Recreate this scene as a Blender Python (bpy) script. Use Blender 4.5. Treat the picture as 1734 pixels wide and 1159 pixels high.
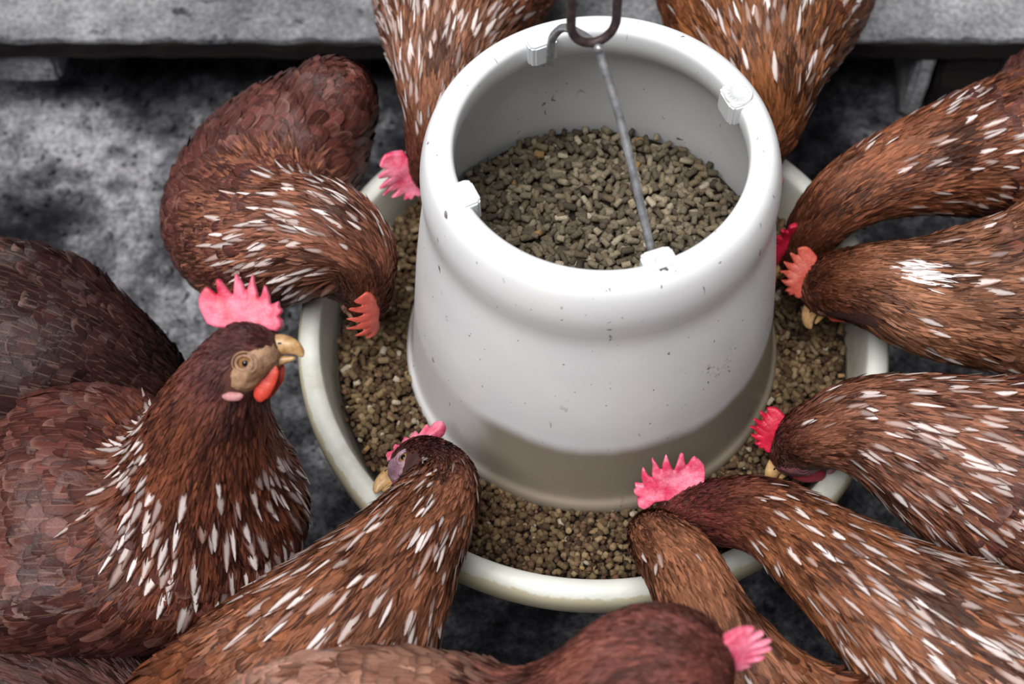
import bpy, bmesh, math, random
import numpy as np
from mathutils import Vector, Matrix, noise
from mathutils.bvhtree import BVHTree

for o in list(bpy.data.objects):
    bpy.data.objects.remove(o)
S = bpy.context.scene
C = S.collection
rng = np.random.default_rng(7)
random.seed(7)

# ------------------------------------------------------------------ camera
GZ = 0.19                                   # height of the tray rim above the ground
F_PX, W_PX, H_PX = 2500.0, 1734.0, 1159.0
CAM = np.array([-0.05515, -0.54882, 0.91130 + GZ])
PITCH, YAW, ROLL = 1.04153, -0.00569, -0.03844
FW = np.array([math.sin(YAW) * math.cos(PITCH), math.cos(YAW) * math.cos(PITCH), -math.sin(PITCH)])
_r = np.cross(FW, [0, 0, 1.0]); _r /= np.linalg.norm(_r); _u = np.cross(_r, FW)
RT = _r * math.cos(ROLL) + _u * math.sin(ROLL)
UP = _u * math.cos(ROLL) - _r * math.sin(ROLL)
cd = bpy.data.cameras.new('camera'); cam = bpy.data.objects.new('camera', cd); C.objects.link(cam)
cam.matrix_world = Matrix(((RT[0], UP[0], -FW[0], CAM[0]), (RT[1], UP[1], -FW[1], CAM[1]),
                           (RT[2], UP[2], -FW[2], CAM[2]), (0, 0, 0, 1)))
cd.sensor_width = 36; cd.lens = F_PX / W_PX * 36; cd.clip_start = 0.01
cd.dof.use_dof = True; cd.dof.focus_distance = 0.94; cd.dof.aperture_fstop = 5.8
S.camera = cam

# ------------------------------------------------------------------ light
w = bpy.data.worlds.new('sky'); S.world = w; w.use_nodes = True
bg = w.node_tree.nodes['Background']
bg.inputs[0].default_value = (0.90, 0.94, 1.0, 1); bg.inputs[1].default_value = 0.17
sd = bpy.data.lights.new('daylight', 'SUN'); sun = bpy.data.objects.new('daylight', sd); C.objects.link(sun)
sd.energy = 5.1; sd.angle = math.radians(44); sd.color = (1.0, 0.98, 0.96)
sun.rotation_euler = Vector((0.24, 0.20, -1.0)).to_track_quat('-Z', 'Y').to_euler()
S.view_settings.view_transform = 'Standard'; S.view_settings.look = 'None'
S.view_settings.exposure = 0.0; S.view_settings.gamma = 1.0; S.view_settings.use_curve_mapping = False


# ------------------------------------------------------------------ helpers
def at(px, py, z):
    """world point at height z seen at photograph pixel (px, py)"""
    d = FW + RT * (px - W_PX / 2) / F_PX - UP * (py - H_PX / 2) / F_PX
    return CAM + d * ((z - CAM[2]) / d[2])


def depth(p):
    return float(np.dot(np.asarray(p) - CAM, FW))


def cb(r, u, t):
    v = RT * r + UP * u - FW * t
    return v / np.linalg.norm(v)


def unit(v):
    v = np.asarray(v, float); return v / (np.linalg.norm(v) + 1e-12)


def lin(*c):
    return tuple(((x / 255 + 0.055) / 1.055) ** 2.4 if x > 10 else x / 255 / 12.92 for x in c)


def mesh_obj(name, verts, faces, mat=None, parent=None, smooth=True):
    me = bpy.data.meshes.new(name)
    me.from_pydata([tuple(map(float, v)) for v in verts], [], [tuple(map(int, f)) for f in faces])
    me.update()
    if smooth:
        me.polygons.foreach_set('use_smooth', [True] * len(me.polygons))
    o = bpy.data.objects.new(name, me); C.objects.link(o)
    if mat: me.materials.append(mat)
    if parent:
        o.parent = parent
    return o


def fast_obj(name, V, Fq, mat, parent=None, attrs=None, smooth=True):
    """V (n,3); Fq (m,k) all faces with k corners"""
    me = bpy.data.meshes.new(name)
    V = np.ascontiguousarray(V, np.float32); Fq = np.ascontiguousarray(Fq, np.int32)
    m, k = Fq.shape
    me.vertices.add(len(V)); me.vertices.foreach_set('co', V.ravel())
    me.loops.add(m * k); me.loops.foreach_set('vertex_index', Fq.ravel())
    me.polygons.add(m); me.polygons.foreach_set('loop_start', np.arange(0, m * k, k, dtype=np.int32))
    me.polygons.foreach_set('use_smooth', np.full(m, smooth))
    me.update(calc_edges=True); me.validate()
    for nm, (typ, arr) in (attrs or {}).items():
        a = me.attributes.new(nm, typ, 'POINT')
        a.data.foreach_set('color' if typ == 'FLOAT_COLOR' else 'vector', np.ascontiguousarray(arr, np.float32).ravel())
    me.materials.append(mat)
    o = bpy.data.objects.new(name, me); C.objects.link(o)
    if parent: o.parent = parent
    return o


def empty(name, loc, label=None, cat=None, group=None):
    o = bpy.data.objects.new(name, None); C.objects.link(o); o.location = tuple(map(float, loc))
    o.empty_display_size = 0.05
    tag(o, label, cat, group); return o


def tag(o, label=None, cat=None, group=None, kind=None):
    if label: o['label'] = label
    if cat: o['category'] = cat
    if group: o['group'] = group
    if kind: o['kind'] = kind
    return o


def adopt(o, parent):
    """parent o (built in world coordinates) keeping its place; parents are unrotated empties"""
    o.parent = parent; o.location = -parent.location; return o


def lathe(prof, n=96, closed=False):
    V, Fc = [], []
    for (r, z) in prof:
        for i in range(n):
            a = 2 * math.pi * i / n; V.append((r * math.cos(a), r * math.sin(a), z))
    m = len(prof)
    for j in range(m - 1 if not closed else m):
        for i in range(n):
            a, b = j * n, ((j + 1) % m) * n
            Fc.append((a + i, a + (i + 1) % n, b + (i + 1) % n, b + i))
    return V, Fc


def smooth_prof(pts, sub=6, closed=False):
    P = [np.array(p, float) for p in pts]; out = []
    n = len(P)
    for i in range(n if closed else n - 1):
        g = (lambda k: P[k % n]) if closed else (lambda k: P[min(max(k, 0), n - 1)])
        p0, p1, p2, p3 = g(i - 1), g(i), g(i + 1), g(i + 2)
        for s in range(sub):
            t = s / sub
            out.append(0.5 * (2 * p1 + (p2 - p0) * t + (2 * p0 - 5 * p1 + 4 * p2 - p3) * t * t + (3 * p1 - p0 - 3 * p2 + p3) * t ** 3))
    if not closed: out.append(P[-1])
    return [np.array(p) for p in out]


def tube(pts, rad, n=12, cap=True):
    """swept tube along pts (k,3) with radius list"""
    P = np.array(pts, float); k = len(P)
    rad = np.full(k, rad) if np.isscalar(rad) else np.array(rad, float)
    T = np.gradient(P, axis=0); T /= np.linalg.norm(T, axis=1)[:, None] + 1e-12
    ref = np.array([0, 0, 1.0]) if abs(T[0][2]) < 0.9 else np.array([1.0, 0, 0])
    N = unit(np.cross(T[0], np.cross(ref, T[0])))
    V, Fc = [], []
    for i in range(k):
        N = unit(N - T[i] * np.dot(N, T[i])); B = np.cross(T[i], N)
        for j in range(n):
            a = 2 * math.pi * j / n
            V.append(P[i] + rad[i] * (math.cos(a) * N + math.sin(a) * B))
    for i in range(k - 1):
        for j in range(n):
            Fc.append((i * n + j, i * n + (j + 1) % n, (i + 1) * n + (j + 1) % n, (i + 1) * n + j))
    if cap:
        Fc.append(tuple(range(n - 1, -1, -1))); Fc.append(tuple(range((k - 1) * n, k * n)))
    return V, Fc


# ------------------------------------------------------------------ materials
class NT:
    def __init__(s, name, rough=0.5, spec=0.5):
        s.m = bpy.data.materials.new(name); s.m.use_nodes = True
        s.t = s.m.node_tree; s.b = s.t.nodes['Principled BSDF']
        s.b.inputs['Roughness'].default_value = rough
        s.b.inputs['Specular IOR Level'].default_value = spec

    def n(s, typ, **kw):
        nd = s.t.nodes.new(typ)
        for k, v in kw.items():
            if k in nd.inputs: nd.inputs[k].default_value = v
            else: setattr(nd, k, v)
        return nd

    def l(s, a, b): s.t.links.new(a, b)

    def noise(s, vec, scale, detail=5.0, rough=0.6, dist=0.0):
        nd = s.n('ShaderNodeTexNoise'); nd.inputs['Scale'].default_value = scale
        nd.inputs['Detail'].default_value = detail; nd.inputs['Roughness'].default_value = rough
        nd.inputs['Distortion'].default_value = dist
        if vec is not None: s.l(vec, nd.inputs['Vector'])
        return nd.outputs['Fac']

    def ramp(s, fac, stops):
        nd = s.n('ShaderNodeValToRGB'); el = nd.color_ramp.elements
        while len(el) < len(stops): el.new(0.5)
        for e, (p, c) in zip(el, stops):
            e.position = p; e.color = (*c, 1) if len(c) == 3 else c
        s.l(fac, nd.inputs[0]); return nd.outputs[0]

    def mix(s, fac, a, b, mode='MIX'):
        nd = s.n('ShaderNodeMix', data_type='RGBA', blend_type=mode)
        for sock, v in ((nd.inputs[0], fac), (nd.inputs[6], a), (nd.inputs[7], b)):
            if hasattr(v, 'is_linked') or hasattr(v, 'links'): s.l(v, sock)
            elif isinstance(v, (int, float)): sock.default_value = v
            else: sock.default_value = (*v, 1)
        return nd.outputs[2]

    def math(s, op, a, b=0.0, clamp=False):
        nd = s.n('ShaderNodeMath', operation=op); nd.use_clamp = clamp
        for sock, v in ((nd.inputs[0], a), (nd.inputs[1], b)):
            if isinstance(v, (int, float)): sock.default_value = v
            else: s.l(v, sock)
        return nd.outputs[0]

    def rng(s, v, a, b, c=0.0, d=1.0, smooth=True):
        nd = s.n('ShaderNodeMapRange'); nd.interpolation_type = 'SMOOTHSTEP' if smooth else 'LINEAR'
        s.l(v, nd.inputs[0])
        for i, x in enumerate((a, b, c, d)): nd.inputs[i + 1].default_value = x
        return nd.outputs[0]

    def bump(s, h, strength=0.3, dist=0.002):
        nd = s.n('ShaderNodeBump'); nd.inputs['Strength'].default_value = strength
        nd.inputs['Distance'].default_value = dist
        s.l(h, nd.inputs['Height']); s.l(nd.outputs[0], s.b.inputs['Normal'])

    def col(s, c):
        if hasattr(c, 'links'): s.l(c, s.b.inputs['Base Color'])
        else: s.b.inputs['Base Color'].default_value = (*c, 1)

    @property
    def obj(s): return s.n('ShaderNodeTexCoord').outputs['Object']


def m_ground():
    t = NT('dry_soil', 0.95, 0.15); v = t.obj
    big = t.noise(v, 5.0, 4, 0.55, 0.4); fine = t.noise(v, 210, 5, 0.75); mid = t.noise(v, 42, 5, 0.7)
    f = t.math('ADD', t.math('MULTIPLY', big, 0.70), t.math('MULTIPLY', mid, 0.42))
    base = t.ramp(f, [(0.42, lin(22, 22, 25)), (0.51, lin(54, 54, 58)), (0.59, lin(98, 98, 102)), (0.68, lin(160, 160, 164))])
    c = t.mix(0.6, base, t.ramp(fine, [(0.36, (0.05, 0.05, 0.06)), (0.64, (0.98, 0.98, 1.0))]), 'OVERLAY')
    t.col(c); t.bump(fine, 0.9, 0.005); return t.m


def m_crust():
    t = NT('dusty_crust', 0.95, 0.15); v = t.obj
    big = t.noise(v, 9.0, 6, 0.65); fine = t.noise(v, 230, 5, 0.75)
    base = t.ramp(big, [(0.3, lin(100, 100, 104)), (0.5, lin(146, 146, 150)), (0.7, lin(196, 196, 199))])
    pits = t.ramp(t.noise(v, 60, 3, 0.7), [(0.30, (0.25, 0.25, 0.26)), (0.42, (1, 1, 1))])
    c = t.mix(1.0, base, pits, 'MULTIPLY')
    c = t.mix(0.5, c, t.ramp(fine, [(0.36, (0.08, 0.08, 0.08)), (0.64, (0.96, 0.96, 0.96))]), 'OVERLAY')
    t.col(c); t.bump(fine, 1.0, 0.005); return t.m


def m_wood():
    t = NT('dark_weathered_wood', 0.85, 0.2)
    mp = t.n('ShaderNodeMapping'); t.l(t.obj, mp.inputs[0]); mp.inputs['Scale'].default_value = (4, 40, 60)
    n = t.noise(mp.outputs[0], 3.0, 6, 0.7)
    t.col(t.ramp(n, [(0.3, lin(14, 12, 13)), (0.6, lin(34, 28, 29)), (0.8, lin(62, 54, 54))])); t.bump(n, 0.5, 0.004)
    return t.m


def m_plastic(name, tint=True, base=(238, 239, 240), streak=True):
    t = NT(name, 0.38, 0.5); v = t.obj
    c = t.mix(t.rng(t.noise(v, 9, 4, 0.6), 0.35, 0.75), lin(*base), lin(base[0] - 12, base[1] - 11, base[2] - 9))
    if tint:                                  # olive-brown towards the bottom, weaker at the left, faintly grey above
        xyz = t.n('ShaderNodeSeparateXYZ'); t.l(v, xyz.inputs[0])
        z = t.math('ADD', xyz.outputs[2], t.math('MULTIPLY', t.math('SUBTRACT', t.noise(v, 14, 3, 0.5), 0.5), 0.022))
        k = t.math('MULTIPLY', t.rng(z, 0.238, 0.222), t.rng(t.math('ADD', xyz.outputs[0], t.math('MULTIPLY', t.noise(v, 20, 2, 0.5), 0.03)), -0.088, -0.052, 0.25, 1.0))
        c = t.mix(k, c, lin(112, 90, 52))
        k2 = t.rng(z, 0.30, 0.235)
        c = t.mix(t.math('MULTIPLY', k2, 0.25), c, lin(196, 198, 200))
    if streak:
        mp = t.n('ShaderNodeMapping'); t.l(v, mp.inputs[0]); mp.inputs['Rotation'].default_value = (0.5, 0.4, 0.3)
        mp.inputs['Scale'].default_value = (1, 1, 0.45)
        sp = t.noise(mp.outputs[0], 150, 2, 0.5, 0.6); area = t.noise(v, 17, 3, 0.5)
        k = t.math('MULTIPLY', t.rng(sp, 0.69, 0.74), t.rng(area, 0.46, 0.60))
        c = t.mix(k, c, lin(86, 82, 78))
        k3 = t.math('MULTIPLY', t.rng(t.noise(v, 230, 2, 0.4), 0.74, 0.78), 0.8)
        c = t.mix(k3, c, lin(110, 106, 98))
    if tint:                                  # smeared droppings on the right of the wall
        for (a_, z_, r_) in ((304, 0.288, 0.009), (309, 0.281, 0.012), (313, 0.292, 0.008)):
            rr = 0.1065 + 0.028 * (0.39 - z_) / 0.225
            d = t.n('ShaderNodeVectorMath', operation='DISTANCE'); t.l(v, d.inputs[0])
            d.inputs[1].default_value = (rr * math.cos(math.radians(a_)), rr * math.sin(math.radians(a_)), z_)
            kk = t.math('MULTIPLY', t.rng(d.outputs['Value'], r_, r_ * 0.3), t.rng(t.noise(v, 330, 4, 0.7), 0.54, 0.62))
            c = t.mix(t.math('MULTIPLY', kk, 0.8), c, lin(120, 98, 66))
    t.col(c)
    t.b.inputs['Subsurface Weight'].default_value = 0.12
    t.b.inputs['Subsurface Radius'].default_value = (0.01, 0.01, 0.01)
    t.bump(t.noise(v, 60, 4, 0.6), 0.08, 0.001)
    return t.m


def m_tray():
    t = NT('stained_white_plastic', 0.42, 0.45); v = t.obj
    n = t.noise(v, 12, 5, 0.65)
    c = t.mix(t.rng(n, 0.4, 0.75), lin(206, 207, 200), lin(164, 163, 146))
    xyz = t.n('ShaderNodeSeparateXYZ'); t.l(v, xyz.inputs[0])
    r = t.math('SQRT', t.math('ADD', t.math('MULTIPLY', xyz.outputs[0], xyz.outputs[0]), t.math('MULTIPLY', xyz.outputs[1], xyz.outputs[1])))
    dirt = t.math('MULTIPLY', t.rng(t.math('SUBTRACT', r, t.math('MULTIPLY', n, 0.010)), 0.196, 0.180), 0.7)
    c = t.mix(dirt, c, lin(150, 138, 108))
    edge = t.math('MULTIPLY', t.rng(t.math('ADD', r, t.math('MULTIPLY', t.noise(v, 90, 4, 0.7), 0.006)), 0.2125, 0.2142), 0.75)
    c = t.mix(edge, c, lin(168, 156, 122))
    t.col(c); t.bump(t.noise(v, 220, 4, 0.7), 0.15, 0.001); return t.m


def m_metal(name, c1, c2, rough, metallic):
    t = NT(name, rough, 0.5); v = t.obj
    t.b.inputs['Metallic'].default_value = metallic
    n = t.noise(v, 130, 5, 0.65); t.col(t.ramp(n, [(0.35, lin(*c1)), (0.7, lin(*c2))])); t.bump(n, 0.25, 0.0008)
    return t.m


def m_feed(name, sat=1.0):
    t = NT(name, 0.9, 0.2)
    a = t.n('ShaderNodeAttribute', attribute_name='fcol')
    n = t.noise(t.obj, 900, 4, 0.7)
    c = t.mix(0.55, a.outputs['Color'], t.ramp(n, [(0.3, (0.1, 0.1, 0.1)), (0.7, (0.9, 0.9, 0.9))]), 'OVERLAY')
    t.col(c); t.bump(n, 0.7, 0.0008); return t.m


def m_feather():
    t = NT('feather_vanes', 0.40, 0.30)
    a = t.n('ShaderNodeAttribute', attribute_name='fcol'); fu = t.n('ShaderNodeAttribute', attribute_name='fuv')
    sp = t.n('ShaderNodeSeparateXYZ'); t.l(fu.outputs['Vector'], sp.inputs[0])
    u, vv, rd = sp.outputs[0], sp.outputs[1], sp.outputs[2]
    av = t.math('ABSOLUTE', vv)
    # barbs: fine slanted striping that runs from the shaft to the edge
    cmb = t.n('ShaderNodeCombineXYZ')
    t.l(t.math('MULTIPLY', t.math('SUBTRACT', u, t.math('MULTIPLY', av, 0.35)), 34.0), cmb.inputs[0])
    t.l(t.math('MULTIPLY', av, 1.6), cmb.inputs[1]); t.l(t.math('MULTIPLY', rd, 91.0), cmb.inputs[2])
    barb = t.noise(cmb.outputs[0], 1.0, 3, 0.6)
    c = t.mix(0.48, a.outputs['Color'], t.ramp(barb, [(0.3, (0.22, 0.22, 0.22)), (0.7, (0.8, 0.8, 0.8))]), 'OVERLAY')
    # pale spindle along the vane on the marked feathers
    wm = t.math('MULTIPLY', t.rng(u, 0.30, 0.62), t.rng(t.math('ADD', av, t.math('MULTIPLY', barb, 0.4)), 1.02, 0.42))
    wm = t.math('MULTIPLY', wm, a.outputs['Alpha'])
    c = t.mix(wm, c, lin(232, 222, 220))
    # lacing: dark rim on most feathers, pale rim on a few
    rim = t.math('MAXIMUM', t.rng(av, 0.45, 1.0), t.rng(u, 0.78, 1.0))
    c = t.mix(t.math('MULTIPLY', t.math('MULTIPLY', rim, t.math('SUBTRACT', 1.0, wm)), t.rng(rd, 0.95, 0.1, 0.0, 0.62)), c, (0.018, 0.007, 0.006))
    c = t.mix(t.math('MULTIPLY', t.math('MULTIPLY', rim, t.rng(rd, 0.86, 0.97)), 0.16), c, lin(206, 160, 140))
    # shaft
    sh = t.math('MULTIPLY', t.rng(av, 0.09, 0.03), 0.10)
    c = t.mix(sh, c, lin(206, 164, 138))
    t.col(c); t.bump(barb, 0.35, 0.0012)
    return t.m


def m_skin(name, c1, c2, rough=0.45, sss=0.15, grain=700, bump=0.4):
    t = NT(name, rough, 0.5); v = t.obj
    n = t.noise(v, 75, 5, 0.65); g = t.noise(v, grain, 3, 0.6)
    c = t.mix(t.rng(n, 0.35, 0.68), lin(*c1), lin(*c2))
    c = t.mix(0.25, c, t.ramp(g, [(0.3, (0.15, 0.15, 0.15)), (0.7, (0.85, 0.85, 0.85))]), 'OVERLAY')
    t.col(c); t.bump(g, bump, 0.0008)
    t.b.inputs['Subsurface Weight'].default_value = sss
    t.b.inputs['Subsurface Radius'].default_value = (0.006, 0.002, 0.002)
    return t.m


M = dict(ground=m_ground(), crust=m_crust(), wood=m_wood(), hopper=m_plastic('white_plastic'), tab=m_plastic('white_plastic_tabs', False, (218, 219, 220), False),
         tray=m_tray(), wire=m_metal('galvanised_wire', (140, 140, 143), (200, 200, 204), 0.42, 0.7),
         iron=m_metal('rusty_iron', (62, 50, 52), (112, 92, 92), 0.6, 0.5), feed=m_feed('pressed_feed'), feather=m_feather(),
         eye=m_skin('eye_amber', (150, 110, 66), (120, 84, 48), 0.15, 0, 700, 0.0), pupil=m_skin('pupil', (8, 7, 6), (10, 8, 8), 0.1, 0, 700, 0.0),
         beak=m_skin('horn_beak', (168, 128, 84), (196, 160, 112), 0.35, 0.1, 300, 0.15),
         leg=m_skin('scaly_leg', (176, 164, 128), (150, 136, 104), 0.6, 0.0, 400, 0.6))


# ------------------------------------------------------------------ ground and ledge
def fbm(x, y, z, o=4):
    s, a = 0.0, 1.0
    for i in range(o):
        s += a * noise.noise((x, y, z)); x *= 2.1; y *= 2.1; a *= 0.5
    return s


nx, ny = 300, 300
V = []
for j in range(ny + 1):
    for i in range(nx + 1):
        x = -1.3 + 2.6 * i / nx; y = -0.9 + 2.6 * j / ny
        z = 0.010 * fbm(x * 6, y * 6, 3.1, 3) + 0.0045 * fbm(x * 38, y * 38, 8.0, 3) - 0.006
        V.append((x, y, z))
Fc = [(j * (nx + 1) + i, j * (nx + 1) + i + 1, (j + 1) * (nx + 1) + i + 1, (j + 1) * (nx + 1) + i) for j in range(ny) for i in range(nx)]
fl = fast_obj('floor', np.array(V), np.array(Fc), M['ground']); fl['kind'] = 'structure'
fl['label'] = 'rough grey dirt floor of the hen house'

L0, L1 = at(-120, 67, 0.105), at(1860, 66, 0.105)
ex = unit(L1 - L0); ey = unit(np.cross([0, 0, 1.0], ex))
ledge = empty('raised_plank', (*((L0 + L1) / 2)[:2], 0.0), 'dust-caked raised plank running along the back behind the hens', 'plank')


def ledge_obj(name, x0, x1, y0, y1, z0, z1, mat, rough_=0.0, nxs=120, nys=24, parent=ledge):
    V, Fc = [], []
    xs = np.linspace(x0, x1, nxs + 1); ys = np.linspace(y0, y1, nys + 1)
    for side in (1, 0):
        for j, y in enumerate(ys):
            for i, x in enumerate(xs):
                p = L0 + ex * x + ey * y
                edge = 0.004 * noise.noise((x * 30, z0 * 40, 1.0)) * (1 if j == 0 else 0)
                p = p + ey * edge
                z = (z1 + rough_ * (0.7 * fbm(p[0] * 24, p[1] * 24, 1.0, 3) + 0.6 * noise.noise((p[0] * 150, p[1] * 150, 5.0)))) if side else z0
                V.append((p[0], p[1], z))
    n1 = (nxs + 1) * (nys + 1)
    for j in range(nys):
        for i in range(nxs):
            a = j * (nxs + 1) + i; b = a + 1; c = a + nxs + 2; d = a + nxs + 1
            Fc.append((a, b, c, d)); Fc.append((n1 + a, n1 + d, n1 + c, n1 + b))
    for i in range(nxs):
        Fc.append((i, n1 + i, n1 + i + 1, i + 1)); k = nys * (nxs + 1) + i
        Fc.append((k, k + 1, n1 + k + 1, n1 + k))
    for j in range(nys):
        k = j * (nxs + 1); Fc.append((k, k + nxs + 1, n1 + k + nxs + 1, n1 + k))
        k += nxs; Fc.append((k, n1 + k, n1 + k + nxs + 1, k + nxs + 1))
    o = fast_obj(name, np.array(V), np.array(Fc), mat, smooth=False)
    o.data.polygons.foreach_set('use_smooth', [f < 2 * nxs * nys for f in range(len(o.data.polygons))])
    return adopt(o, parent) if parent else o


LL = float(np.linalg.norm(L1 - L0))
ledge_obj('board', 0, LL, 0.0, 0.42, 0.080, 0.098, M['wood'], 0.001, 60, 4)
tag(ledge_obj('dirt_crust', 0, LL, 0.001, 0.42, 0.0990, 0.104, M['crust'], 0.0045, 420, 90), 'pale grey crust of dried dirt')


def block(name, px0, px1, py, z0, z1, dep, mat, label, cat, back=0.0):
    p0, p1 = at(px0, py, z1), at(px1, py, z1)
    p0 = p0 + ey * back; p1 = p1 + ey * back
    bm = bmesh.new(); bmesh.ops.create_cube(bm, size=1.0)
    wd = np.linalg.norm(p1 - p0)
    bmesh.ops.scale(bm, verts=bm.verts, vec=(wd, dep, z1 - z0))
    bmesh.ops.bevel(bm, geom=bm.edges[:], offset=0.004, segments=2, affect='EDGES')
    bmesh.ops.subdivide_edges(bm, edges=bm.edges[:], cuts=3, use_grid_fill=True)
    for v in bm.verts: v.co += Vector([0.003 * noise.noise(v.co * 40 + Vector((px0, k * 7, 0))) for k in range(3)])
    me = bpy.data.meshes.new(name); bm.to_mesh(me); bm.free(); me.materials.append(mat)
    o = bpy.data.objects.new(name, me); C.objects.link(o)
    c = (p0 + p1) / 2 + ey * dep / 2; o.location = (c[0], c[1], (z0 + z1) / 2)
    o.rotation_euler = (0, 0, math.atan2(ex[1], ex[0]))
    return tag(o, label, cat)


block('support_block', -60, 88, 92, 0.040, 0.079, 0.16, M['crust'], 'pale block under the plank at the far left', 'block')
block('wooden_post', -40, 60, 92, -0.005, 0.040, 0.10, M['wood'], 'dark wooden foot under the pale block at the far left', 'post', 0.03)
block('support_block', 1557, 1590, 100, -0.005, 0.079, 0.10, M['crust'], 'narrow pale block under the plank at the right', 'block')
block('wooden_post', 1600, 1705, 97, -0.005, 0.079, 0.12, M['wood'], 'dark wooden post propping the plank at the right', 'post')


# ------------------------------------------------------------------ scattered grains
def instances(TV, TF, pos, rot, scl):
    """TV (v,3) TF (f,k); pos (n,3) rot (n,3,3) scl (n,3) -> V,F"""
    n = len(pos)
    P = np.einsum('nij,nvj->nvi', rot, TV[None] * scl[:, None, :]) + pos[:, None, :]
    Fs = (TF[None] + (np.arange(n) * len(TV))[:, None, None]).reshape(-1, TF.shape[1])
    return P.reshape(-1, 3), Fs


def rots(n, tilt):
    a = rng.uniform(0, 2 * np.pi, n); b = rng.normal(0, tilt, n); g = rng.uniform(0, 2 * np.pi, n)
    ca, sa, cb_, sb, cg, sg = np.cos(a), np.sin(a), np.cos(b), np.sin(b), np.cos(g), np.sin(g)
    Z = np.zeros(n); O = np.ones(n)
    Rz = np.stack([ca, -sa, Z, sa, ca, Z, Z, Z, O], -1).reshape(-1, 3, 3)
    Ry = np.stack([cb_, Z, sb, Z, O, Z, -sb, Z, cb_], -1).reshape(-1, 3, 3)
    Rx = np.stack([O, Z, Z, Z, cg, -sg, Z, sg, cg], -1).reshape(-1, 3, 3)
    return Rz @ Ry @ Rx


def ico_template():
    bm = bmesh.new(); bmesh.ops.create_icosphere(bm, subdivisions=1, radius=1.0)
    TV = np.array([v.co[:] for v in bm.verts]); TF = np.array([[v.index for v in f.verts] for f in bm.faces]); bm.free()
    return TV, TF


def pellet_template(n=8):
    xs = [(-1.0, 0.0), (-1.0, 0.72), (-0.86, 1.0), (0.86, 1.0), (1.0, 0.72), (1.0, 0.0)]
    V, Fc = [], []
    for x, r in xs:
        for i in range(n):
            a = 2 * math.pi * i / n; V.append((x, r * math.cos(a), r * math.sin(a)))
    for j in range(len(xs) - 1):
        for i in range(n):
            Fc.append((j * n + i, j * n + (i + 1) % n, (j + 1) * n + (i + 1) % n, (j + 1) * n + i))
    return np.array(V), np.array(Fc)


def hexpoints(r0, r1, step):
    pts = []
    k = int(r1 / step) + 2
    kj = int(k / 0.866) + 1
    for j in range(-kj, kj + 1):
        for i in range(-k, k + 1):
            x = (i + 0.5 * (j % 2)) * step; y = j * step * 0.866
            r = math.hypot(x, y)
            if r0 < r < r1: pts.append((x, y))
    P = np.array(pts); return P + rng.normal(0, step * 0.22, P.shape)


def feed_colors(n, palette, nv):
    pal = np.array([lin(*c) for c in palette]); idx = rng.integers(0, len(pal), n)
    c = pal[idx] * rng.uniform(0.65, 1.3, n)[:, None]
    lightm = rng.random(n) < 0.03
    c[lightm] = np.array(lin(160, 148, 128)) * rng.uniform(0.8, 1.15, lightm.sum())[:, None]
    tanm = rng.random(n) < 0.012
    c[tanm] = np.array(lin(142, 112, 74))
    c = np.concatenate([np.clip(c, 0, 1), np.ones((n, 1))], 1)
    return np.repeat(c, nv, 0)


# dirt clods lying about
TV, TF = ico_template(); n = 11000
pos = np.stack([rng.uniform(-0.85, 0.85, n), rng.uniform(-0.45, 0.95, n), np.zeros(n)], 1)
pos[:, 2] = [0.010 * fbm(x * 6, y * 6, 3.1, 3) - 0.004 for x, y, _ in pos]
s = rng.lognormal(-6.25, 0.5, n); scl = np.stack([s * rng.uniform(.7, 1.5, n), s * rng.uniform(.7, 1.3, n), s * rng.uniform(.4, .8, n)], 1)
Vv, Ff = instances(TV, TF, pos, rots(n, 0.4), scl)
cl = fast_obj('dirt_clods', Vv, Ff, M['ground'])
tag(cl, 'small grey dirt clods strewn over the floor', 'dirt', kind='stuff')

# ------------------------------------------------------------------ feeder
ZT = 0.3966
feeder = empty('poultry_feeder', (0, 0, 0.13), 'white plastic hanging poultry feeder with round tray', 'feeder')
outer = [(0.0890, ZT - 0.006), (0.0905, ZT - 0.0015), (0.0950, ZT + 0.0003), (0.1015, ZT - 0.0012), (0.1060, ZT - 0.006), (0.1090, ZT - 0.014), (0.1108, ZT - 0.023),
         (0.1114, ZT - 0.031), (0.1112, ZT - 0.040), (0.1109, ZT - 0.049), (0.1117, ZT - 0.060), (0.1159, ZT - 0.088), (0.1212, ZT - 0.130),
         (0.1252, ZT - 0.170), (0.1290, ZT - 0.205), (0.1308, ZT - 0.221), (0.1322, ZT - 0.2270), (0.1348, ZT - 0.2310), (0.1360, ZT - 0.2355), (0.1358, ZT - 0.2410),
         (0.1335, ZT - 0.2425), (0.1310, ZT - 0.2380), (0.1260, ZT - 0.210), (0.1218, ZT - 0.170), (0.1175, ZT - 0.130), (0.1128, ZT - 0.090),
         (0.1080, ZT - 0.055), (0.1050, ZT - 0.042), (0.1000, ZT - 0.034), (0.0930, ZT - 0.026), (0.0895, ZT - 0.016)]
V, Fc = lathe([tuple(p) for p in smooth_prof(outer, 4, True)], 144, True)
adopt(mesh_obj('hopper', V, Fc, M['hopper']), feeder)

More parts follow.
